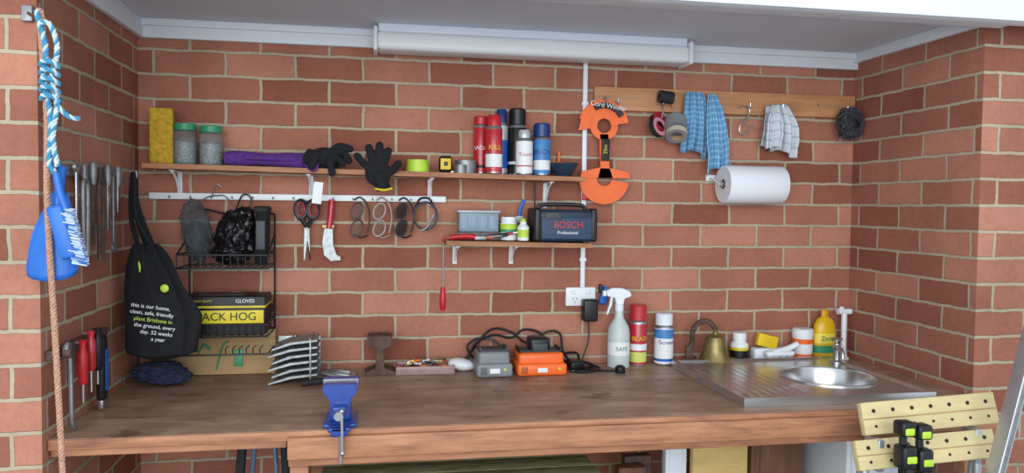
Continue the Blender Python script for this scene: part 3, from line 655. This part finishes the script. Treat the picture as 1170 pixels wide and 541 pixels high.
# ------------------------------------------------------------------ bench items
Z=.9005
b=Bd('crumpled_rag'); b.ball((-.725,-.16,Z+.040),(.085,.08,.035),mat('navy_rag','#27304a',.95,bump=.4,nscale=50),5,.3,8,None,2); b.ball((-.68,-.19,Z+.03),(.07,.06,.025),MC['navy_rag'],5,.3,8,None,6); b.done()
b=Bd('galvanised_bracket_stack')
for i in range(6):
    z=Z+.006+i*.023
    b.prism([(-.36+.012*(i%2),z-.005),(-.36+.012*(i%2),z),(-.29,z+.022),(-.2,z+.03),(-.2,z+.024),(-.285,z+.014)],-.24,-.10,galv,.0008)
b.bx(-.225,-.22,-.245,-.08,Z,Z+.155,galv,.001); b.bx(-.30,-.296,-.12,-.08,Z,Z+.15,galv,.001,E(0,12,0)); b.bx(-.345,-.20,-.079,-.075,Z,Z+.14,galv,.001)
b.done()
b=Bd('combination_pliers')
b.tube([(-.25,-.27,Z+.010),(-.19,-.26,Z+.014),(-.15,-.25,Z+.012)],.009,blackm,8); b.tube([(-.24,-.245,Z+.010),(-.19,-.24,Z+.012),(-.15,-.25,Z+.012)],.009,blackm,8); b.bx(-.155,-.09,-.262,-.237,Z,Z+.018,steeld,.006); b.done()
b=Bd('steel_spanner_set')
for i in range(4):
    y=-.07-i*.03; b.tube([(-.19,y,Z+.008+i*.004),(-.14,y-.02,Z+.012),(-.085,y-.035,Z+.006)],.006,steeld if i%2 else steel,8); b.cy((-.085,y-.035,Z),(-.085,y-.035,Z+.012),.012,steel,n=12)
b.done()
b=Bd('rail_section_anvil')
b.prism([(-.045,Z),(.065,Z),(.065,Z+.012),(.025,Z+.026),(.022,Z+.095),(.05,Z+.107),(.052,Z+.138),(.046,Z+.142),(-.03,Z+.142),(-.036,Z+.136),(-.034,Z+.107),(-.004,Z+.095),(-.006,Z+.026),(-.045,Z+.012)],-.14,-.05,rust,.002); b.done()
b=Bd('plastic_parts_tray'); pc=mat('pink_clear','#c7a7a4',.25,trans=.5)
b.bx(.07,.27,-.14,-.135,Z,Z+.03,pc,.002); b.bx(.07,.27,-.045,-.04,Z,Z+.03,pc,.002)
b.bx(.065,.07,-.14,-.04,Z,Z+.03,pc,.001); b.bx(.27,.275,-.14,-.04,Z,Z+.03,pc,.001); b.bx(.07,.27,-.135,-.045,Z,Z+.004,pc)
pal=[red,orange,steel,brass,black,labw,steeld,yellow]
for i in range(64):
    x=rnd.uniform(.085,.235);y=rnd.uniform(-.125,-.055);z=Z+rnd.uniform(.008,.042);a=rnd.uniform(0,6.28)
    b.cy((x,y,z),(x+.026*math.cos(a),y+.012*math.sin(a),z+rnd.uniform(-.003,.008)),rnd.uniform(.002,.005),pal[i%8],n=8)
b.done()
b=Bd('dust_mask'); b.ball((.305,-.085,Z+.024),(.052,.035,.022),white,3,.12,6,E(0,8,-10)); b.tube([(.26,-.10,Z+.02),(.30,-.125,Z+.018),(.35,-.10,Z+.01)],.0015,labw,6); b.done()
def charger(name,x0,x1,y0,y1,h,m,m2):
    b=Bd(name); b.bx(x0,x1,y0,y1,Z,Z+h*.45,m,.012); b.bx(x0+.008,x1-.008,y0+.02,y1,Z+h*.3,Z+h*.8,m,.012)
    b.bx(x0+.02,x1-.02,y0+.035,y1-.03,Z+h*.8,Z+h*.86,greyd,.003); b.bx(x0+.012,x0+.022,y0+.035,y1-.02,Z+h*.75,Z+h*.93,m2,.003); b.bx(x1-.022,x1-.012,y0+.035,y1-.02,Z+h*.75,Z+h*.93,m2,.003)
    b.bx((x0+x1)/2-.018,(x0+x1)/2+.018,y0-.001,y0+.003,Z+h*.14,Z+h*.3,labw,.001); b.cy((x1-.03,y0,Z+h*.27),(x1-.03,y0-.003,Z+h*.27),.005,lime,n=12)
    for i in range(4): b.bx(x0+.015+i*.006,x0+.018+i*.006,y0-.001,y0+.003,Z+h*.1,Z+h*.35,greyd)
    return b
b=charger('grey_battery_charger',.345,.475,-.22,-.08,.11,grey,greyd); b.done()
b=charger('orange_battery_charger',.492,.675,-.215,-.07,.10,orange,black); b.bx(.545,.62,-.17,-.09,Z+.075,Z+.13,black,.012); b.bx(.555,.61,-.175,-.17,Z+.08,Z+.11,greyd,.004); b.done()
b=Bd('power_cables')
b.tube([(.33,-.05,Z+.03),(.36,-.04,Z+.09),(.43,-.03,Z+.12),(.5,-.03,Z+.11),(.55,-.03,Z+.14),(.62,-.03,Z+.12),(.66,-.035,Z+.05),(.70,-.08,Z+.006),(.76,-.10,Z+.006),(.80,-.14,Z+.006)],.0045,black)
b.tube([(.37,-.05,Z+.02),(.33,-.05,Z+.08),(.38,-.03,Z+.11),(.45,-.04,Z+.09),(.48,-.055,Z+.03)],.0045,black)
b.tube([(.30,-.035,Z+.006),(.34,-.03,Z+.05),(.42,-.025,Z+.14),(.50,-.03,Z+.13),(.56,-.03,Z+.09),(.64,-.03,Z+.13),(.69,-.03,Z+.12),(.70,-.05,Z+.05),(.74,-.12,Z+.006)],.0045,black)
b.tube([(.69,-.12,Z+.02),(.72,-.09,Z+.015),(.70,-.05,Z+.01),(.77,-.04,Z+.015),(.81,-.08,Z+.006),(.76,-.14,Z+.006),(.83,-.19,Z+.008),(.87,-.19,Z+.008)],.0045,black)
b.tube([(.69,-.055,Z+.006),(.70,-.03,Z+.04),(.75,-.06,Z+.05),(.74,-.1,Z+.012),(.70,-.055,Z+.02),(.78,-.09,Z+.02),(.80,-.12,Z+.006),(.75,-.17,Z+.006),(.70,-.17,Z+.008)],.0045,black)
b.tube([(.70,-.16,Z+.006),(.74,-.19,Z+.006),(.80,-.17,Z+.008),(.82,-.12,Z+.006),(.79,-.06,Z+.01)],.0045,black)
b.bx(.70,.76,-.14,-.10,Z,Z+.035,black,.01,E(0,0,20)); b.lathe((.88,-.19,Z),[(.018,0),(.02,.004),(.018,.022),(.01,.028),(0,.03)],black,16); b.done()
b=Bd('trigger_spray_bottle'); x,y=.905,-.09
b.lathe((x,y,Z),[(.038,0,frost),(.042,.004,frost),(.042,.13,frost),(.038,.155,frost),(.018,.19,frost),(.015,.215,white),(.0165,.216,white),(.0165,.24,white),(0,.242)],frost,32)
b.lathe((x,y,Z+.05),[(.0426,0,labw),(.0426,.05,labw)],mat('green_label','#b9d6b4',.5),32)
b.prism([(x-.055,Z+.292),(x-.05,Z+.272),(x-.02,Z+.268),(x-.014,Z+.24),(x+.014,Z+.24),(x+.016,Z+.262),(x+.045,Z+.272),(x+.04,Z+.288),(x+.01,Z+.302),(x-.03,Z+.303)],y-.013,y+.013,white,.003)
b.prism([(x-.034,Z+.27),(x-.026,Z+.27),(x-.03,Z+.24),(x-.046,Z+.20),(x-.052,Z+.203),(x-.04,Z+.24)],y-.006,y+.006,white,.002); b.bx(x-.065,x-.054,y-.009,y+.009,Z+.272,Z+.293,white,.002)
b.text('SAFE',(x,y-.0432,Z+.075),.022,green,wrap=.043); b.done()
spray('spray_paint_can',.992,-.06,Z,.235,.034,redp,redp,((.05,.3,mat('lime_white_print','#c9cf6a',.4)),(.34,.5,labw)),.95,.06,txt='BLAZE',tc=laby,ts=.65)
spray('aerosol_cleaner_can',1.097,-.06,Z,.20,.037,labw,whitep,((.06,.14,labb),(.72,.98,sky)),.9,.045,txt='Screen',tc=dcap,ts=.6)
b=Bd('brass_bell'); x,y=1.292,-.10
b.lathe((x,y,Z+.002),[(.054,0),(.072,0),(.069,.008),(.055,.03),(.045,.06),(.040,.09),(.034,.108),(.018,.118),(.0,.121)],brass,36)
b.lathe((x,y,Z+.12),[(.012,0),(.008,.01),(.012,.02),(.0,.028)],brass,16)
b.tube([(x,y,Z+.14),(x-.03,y,Z+.17),(x-.065,y+.01,Z+.165),(x-.085,y+.02,Z+.13),(x-.082,y+.03,Z+.09),(x-.09,y+.04,Z+.05)],.010,rust,10)
b.bx(x-.105,x-.075,y+.03,y+.045,Z,Z+.07,rust,.004); b.cy((x,y,Z+.0),(x,y,Z+.03),.012,brass); b.done()
# sink
b=Bd('stainless_sink'); sx0,sx1,sy0,sy1,zr=1.105,1.765,-.715,-.125,.925
bcx,bcy,R=1.565,-.43,.158
def rectpt(a,ix):
    c,s_=math.cos(a),math.sin(a)
    xa,xb,ya,yb=sx0+ix-bcx,sx1-ix-bcx,sy0+ix-bcy,sy1-ix-bcy
    t=1e9
    if c>1e-6:t=min(t,xb/c)
    if c<-1e-6:t=min(t,xa/c)
    if s_>1e-6:t=min(t,yb/s_)
    if s_<-1e-6:t=min(t,ya/s_)
    return (bcx+c*t,bcy+s_*t)
n=64; angs=[2*math.pi*i/n for i in range(n)]
for xx,yy in ((sx0,sy0),(sx1,sy0),(sx0,sy1),(sx1,sy1)): angs.append(math.atan2(yy-bcy,xx-bcx)%(2*math.pi))
angs=sorted(set(round(a,6) for a in angs)); n=len(angs)
rings=[]; vs=[]; fs=[]
rings.append([(*rectpt(a,0),.9005) for a in angs]); rings.append([(*rectpt(a,0),zr+.004) for a in angs]); rings.append([(*rectpt(a,.012),zr+.004) for a in angs]); rings.append([(*rectpt(a,.022),zr-.004) for a in angs])
for k in (1.1,1.0): rings.append([(bcx+R*k*math.cos(a),bcy+R*k*math.sin(a),zr-.004) for a in angs])
for rr,zz in ((.96,-.02),(.92,-.06),(.85,-.11),(.7,-.13),(.2,-.135)): rings.append([(bcx+R*rr*math.cos(a),bcy+R*rr*math.sin(a),zr+zz) for a in angs])
for r_ in rings: vs+=r_
for j in range(len(rings)-1):
    for i in range(n): fs.append([j*n+i,j*n+(i+1)%n,(j+1)*n+(i+1)%n,(j+1)*n+i])
fs.append([(len(rings)-1)*n+i for i in range(n)])
sinkm=mat('brushed_stainless','#c6c8c9',.24,.88,var=.1,nscale=6,stretch=(1,8,1)); b.add(vs,fs,sinkm)
b.ringl((bcx,bcy,zr-.0042),[(R*1.0,0),(R*1.0,.004),(R*1.06,.004),(R*1.06,0)],sinkm,64)
for i in range(7): b.bx(1.15+i*.032,1.154+i*.032,-.66,-.25,zr-.0045,zr-.003,sinkm,.0005)
b.cy((bcx,bcy,zr-.135),(bcx,bcy,zr-.131),.03,greyd); b.done(ang=30)
b=Bd('sink_tap'); x,y=1.735,-.215; b.lathe((x,y,zr-.0035),[(.022,0),(.022,.006),(.013,.012),(.012,.05),(.015,.055),(.013,.075),(.006,.08),(.006,.09)],steel,20)
b.tube([(x,y,zr+.05),(x-.02,y-.04,zr+.065),(x-.03,y-.08,zr+.055),(x-.032,y-.09,zr+.03)],.008,steel,12); b.tube([(x-.022,y,zr+.088),(x+.022,y,zr+.088)],.005,steel,8,sm=0); b.tube([(x,y-.022,zr+.088),(x,y+.022,zr+.088)],.005,steel,8,sm=0); b.done()
b=Bd('vitamin_bottle'); b.lathe((1.415,-.055,Z),[(.03,0,labw),(.036,.004,laby),(.036,.02,ink),(.036,.05,laby),(.036,.062,labw),(.034,.075,white),(.024,.085,white),(.024,.088,labw),(.027,.09,labw),(.027,.118,labw),(0,.12)],white); b.done()
b=Bd('washing_up_sponge'); b.bx(1.49,1.575,-.068,-.040,Z+.057,Z+.107,yellow,.004,E(0,14,0)); b.bx(1.47,1.60,-.08,-.03,Z,Z+.055,whitep,.008); b.done()
b=Bd('scrubbing_brush'); b.tube([(1.53,-.105,Z+.045),(1.59,-.10,Z+.055),(1.64,-.10,Z+.075)],.012,white,12); b.bx(1.50,1.62,-.12,-.085,Z+.03,Z+.05,white,.008)
for i in range(60):
    xx=rnd.uniform(1.505,1.615); yy=rnd.uniform(-.116,-.09); b.cy((xx,yy,Z+.032),(xx+rnd.uniform(-.003,.003),yy,Z),.0025,labw,n=5)
b.done()
b=Bd('hand_cleaner_tub'); b.lathe((1.69,-.05,Z),[(.036,0,labw),(.04,.004,orange),(.04,.03,labw),(.04,.07,orange),(.04,.09,labw),(.042,.1,white),(.042,.125,white),(.036,.13,white),(0,.13)],white); b.done()
b=Bd('dishwashing_liquid_bottle'); yb=mat('yellow_bottle','#d6aa14',.3); ac=mat('amber_cap','#cf9212',.4)
b.lathe((1.785,-.05,Z),[(.04,0,yb),(.046,.006,yb),(.046,.03,green),(.0465,.06,yb),(.0465,.07,mat('lemon_label','#e6d24c',.4)),(.046,.11,yb),(.045,.14,yb),(.033,.165,yb),(.016,.175,ac),(.016,.20,ac),(.01,.205,ac),(0,.206)],yb,32,sc=(1,.6)); b.text('Zesty',(1.785,-.079,Z+.09),.026,green); b.done()
b=Bd('white_standpipe_tap'); x,y=1.872,-.05; b.cy((x,y,Z),(x,y,Z+.19),.011,white); b.cy((x-.03,y,Z+.195),(x+.028,y,Z+.195),.012,white); b.cy((x-.012,y,Z+.19),(x-.012,y,Z+.215),.009,white)
b.lathe((x,y,Z),[(.022,0),(.022,.008),(.014,.012),(.012,.03)],white); b.cy((x-.03,y-.012,Z+.05),(x-.01,y-.012,Z+.05),.008,white); b.done()

# vise
b=Bd('bench_vise'); x=-.10
b.bx(x-.045,x+.045,-.775,-.64,Z,Z+.012,bluev,.004)
b.bx(x-.030,x+.030,-.745,-.66,Z+.010,Z+.05,bluev,.01)
b.prism([(x-.05,Z+.095),(x-.05,Z+.12),(x+.05,Z+.12),(x+.05,Z+.095),(x+.032,Z+.082),(x+.028,Z+.04),(x-.028,Z+.04),(x-.032,Z+.082)],-.70,-.665,bluev,.003)
b.prism([(x-.046,Z+.095),(x-.046,Z+.117),(x+.046,Z+.117),(x+.046,Z+.095),(x+.03,Z+.078),(x+.024,Z+.040),(x-.024,Z+.040),(x-.03,Z+.078)],-.765,-.728,bluev,.003)
b.bx(x-.045,x+.045,-.728,-.724,Z+.095,Z+.117,steeld,.001); b.bx(x-.048,x+.048,-.704,-.70,Z+.095,Z+.12,steeld,.001)
b.bx(x-.018,x+.018,-.80,-.62,Z+.040,Z+.065,bluev,.004)
b.cy((x,-.83,Z+.05),(x,-.70,Z+.05),.008,steel); b.cy((x,-.84,Z+.05),(x,-.825,Z+.05),.012,steeld)
b.cy((x+.008,-.833,Z+.062),(x+.010,-.833,Z-.05),.004,steel); b.ball((x+.008,-.833,Z+.062),(.007,.007,.007),steel,2); b.ball((x+.010,-.833,Z-.05),(.007,.007,.007),steel,2)
b.bx(x-.022,x+.022,-.815,-.8015,Z-.012,Z+.012,bluev,.004); b.bx(x-.03,x+.03,-.815,-.77,Z,Z+.012,bluev,.004)
b.cy((x+.005,-.812,Z-.085),(x+.005,-.812,Z-.01),.005,steeld); b.done()

# portable clamping bench at right front
b=Bd('folding_clamping_bench')
def plank(b,p0,p1,up,dy,th):
    p0=Vector(p0);p1=Vector(p1);u=(p1-p0);L=u.length;u.normalize();v=Vector((0,dy,up)).normalized();w=u.cross(v); H=math.hypot(up,dy)
    M=Matrix((u,v,w)).transposed().to_4x4(); M.translation=p0
    b.M=M; b.bx(0,L,0,H,-th/2,th/2,plytan,.004)
    b.bx(0,L,H*.46,H*.5,th/2,th/2+.0012,cardb)
    for i in range(7):
        b.cy((L*(.08+.14*i),H*.72,th/2-.004),(L*(.08+.14*i),H*.72,th/2+.002),.0055,ink,n=14); b.cy((L*(.08+.14*i),H*.25,th/2-.004),(L*(.08+.14*i),H*.25,th/2+.002),.004,ink,n=14)
    b.M=Matrix.Identity(4)
plank(b,(1.345,-.955,.875),(1.795,-.93,.887),.085,.03,.022)
plank(b,(1.30,-1.0,.792),(1.76,-.97,.80),.075,.03,.022)
b.bx(1.37,1.39,-.985,-.92,.78,.87,alu,.003); b.bx(1.70,1.72,-.96,-.90,.78,.88,alu,.003)
for x in (1.36,1.72):
    b.tube([(x,-.94,.80),(x-.02,-1.0,.0)],.012,alu,10,sm=0); b.tube([(x,-.93,.80),(x-.02,-.84,.0)],.012,alu,10,sm=0)
b.tube([(1.34,-1.0,.02),(1.70,-1.0,.02)],.012,alu,10,sm=0); b.done()
b=Bd('trigger_clamp')
for dx,dz in ((0,0),(.05,-.01)):
    x=1.405+dx
    b.bx(x-.008,x+.008,-1.045,-1.03,.60,.93+dz,black,.002)
    b.bx(x-.022,x+.022,-1.065,-1.02,.90+dz,.94+dz,black,.008); b.bx(x-.014,x+.014,-1.068,-1.05,.905+dz,.925+dz,lime,.004)
    b.bx(x-.02,x+.024,-1.07,-1.02,.81+dz,.875+dz,black,.01); b.bx(x-.01,x+.02,-1.073,-1.06,.83+dz,.85+dz,lime,.004)
    b.tube([(x,-1.06,.81+dz),(x-.02,-1.085,.76+dz),(x-.025,-1.08,.70+dz)],.012,black,10); b.tube([(x+.015,-1.06,.80+dz),(x+.01,-1.1,.76+dz),(x+.01,-1.1,.71+dz)],.008,black,8)
    b.ball((x-.024,-1.082,.79+dz),(.012,.012,.014),lime,2)
b.done()
b=Bd('aluminium_ladder')
def rail(b,p0,p1,w,t):
    p0=Vector(p0);p1=Vector(p1);d=(p1-p0);L=d.length;d.normalize();a=Vector((0,1,0));a=(a-d*a.dot(d)).normalized();c=d.cross(a)
    M=Matrix((c,a,d)).transposed().to_4x4();M.translation=p0;b.M=M
    b.bx(-w/2,w/2,-t/2,t/2,0,L,alu,.002);b.bx(-w*.25,w*.25,-t/2-.001,-t/2,0,L,steeld); b.M=Matrix.Identity(4)
A0,A1=Vector((1.44,-1.09,.0)),Vector((1.82,-1.06,1.36)); off=Vector((.34,.0,0))
rail(b,A0,A1,.022,.045); rail(b,A0+off,A1+off,.022,.045)
for i in range(1,6):
    p=A0.lerp(A1,i*.185); b.tube([p,p+off],.014,alu,10,sm=0)
b.done()

# ------------------------------------------------------------------ lights / world
w=bpy.data.worlds.new('World'); sc.world=w; w.use_nodes=True
bgn=w.node_tree.nodes['Background']; bgn.inputs[0].default_value=(.80,.90,1,1); bgn.inputs[1].default_value=1.2
def area(name,loc,tgt,sx,sy,pw,col):
    l=bpy.data.lights.new(name,'AREA'); l.shape='RECTANGLE'; l.size=sx; l.size_y=sy; l.energy=pw; l.color=col
    o=bpy.data.objects.new(name,l); sc.collection.objects.link(o); o.location=loc
    o.rotation_euler=(Vector(tgt)-Vector(loc)).to_track_quat('-Z','Y').to_euler(); return o
area('garage_door_daylight',(-.6,-5.2,2.0),(.6,0,1.4),4.5,2.4,190,(.93,.97,1))

# ------------------------------------------------------------------ camera
f,D,yaw,pitch,roll=877.39,2.883,.1730,.0388,.0111
F=Vector((math.sin(yaw)*math.cos(pitch),math.cos(yaw)*math.cos(pitch),-math.sin(pitch)))
r=Vector((math.cos(yaw),-math.sin(yaw),0)); u=r.cross(F)
c_,s_=math.cos(roll),math.sin(roll); r,u=c_*r+s_*u,-s_*r+c_*u
M=Matrix((r,u,-F)).transposed().to_4x4(); M.translation=(0,-D,1.507)
cd=bpy.data.cameras.new('camera'); cam=bpy.data.objects.new('camera',cd); sc.collection.objects.link(cam)
cam.matrix_world=M; cd.sensor_width=36; cd.lens=f/1170*36; cd.clip_start=.05; sc.camera=cam
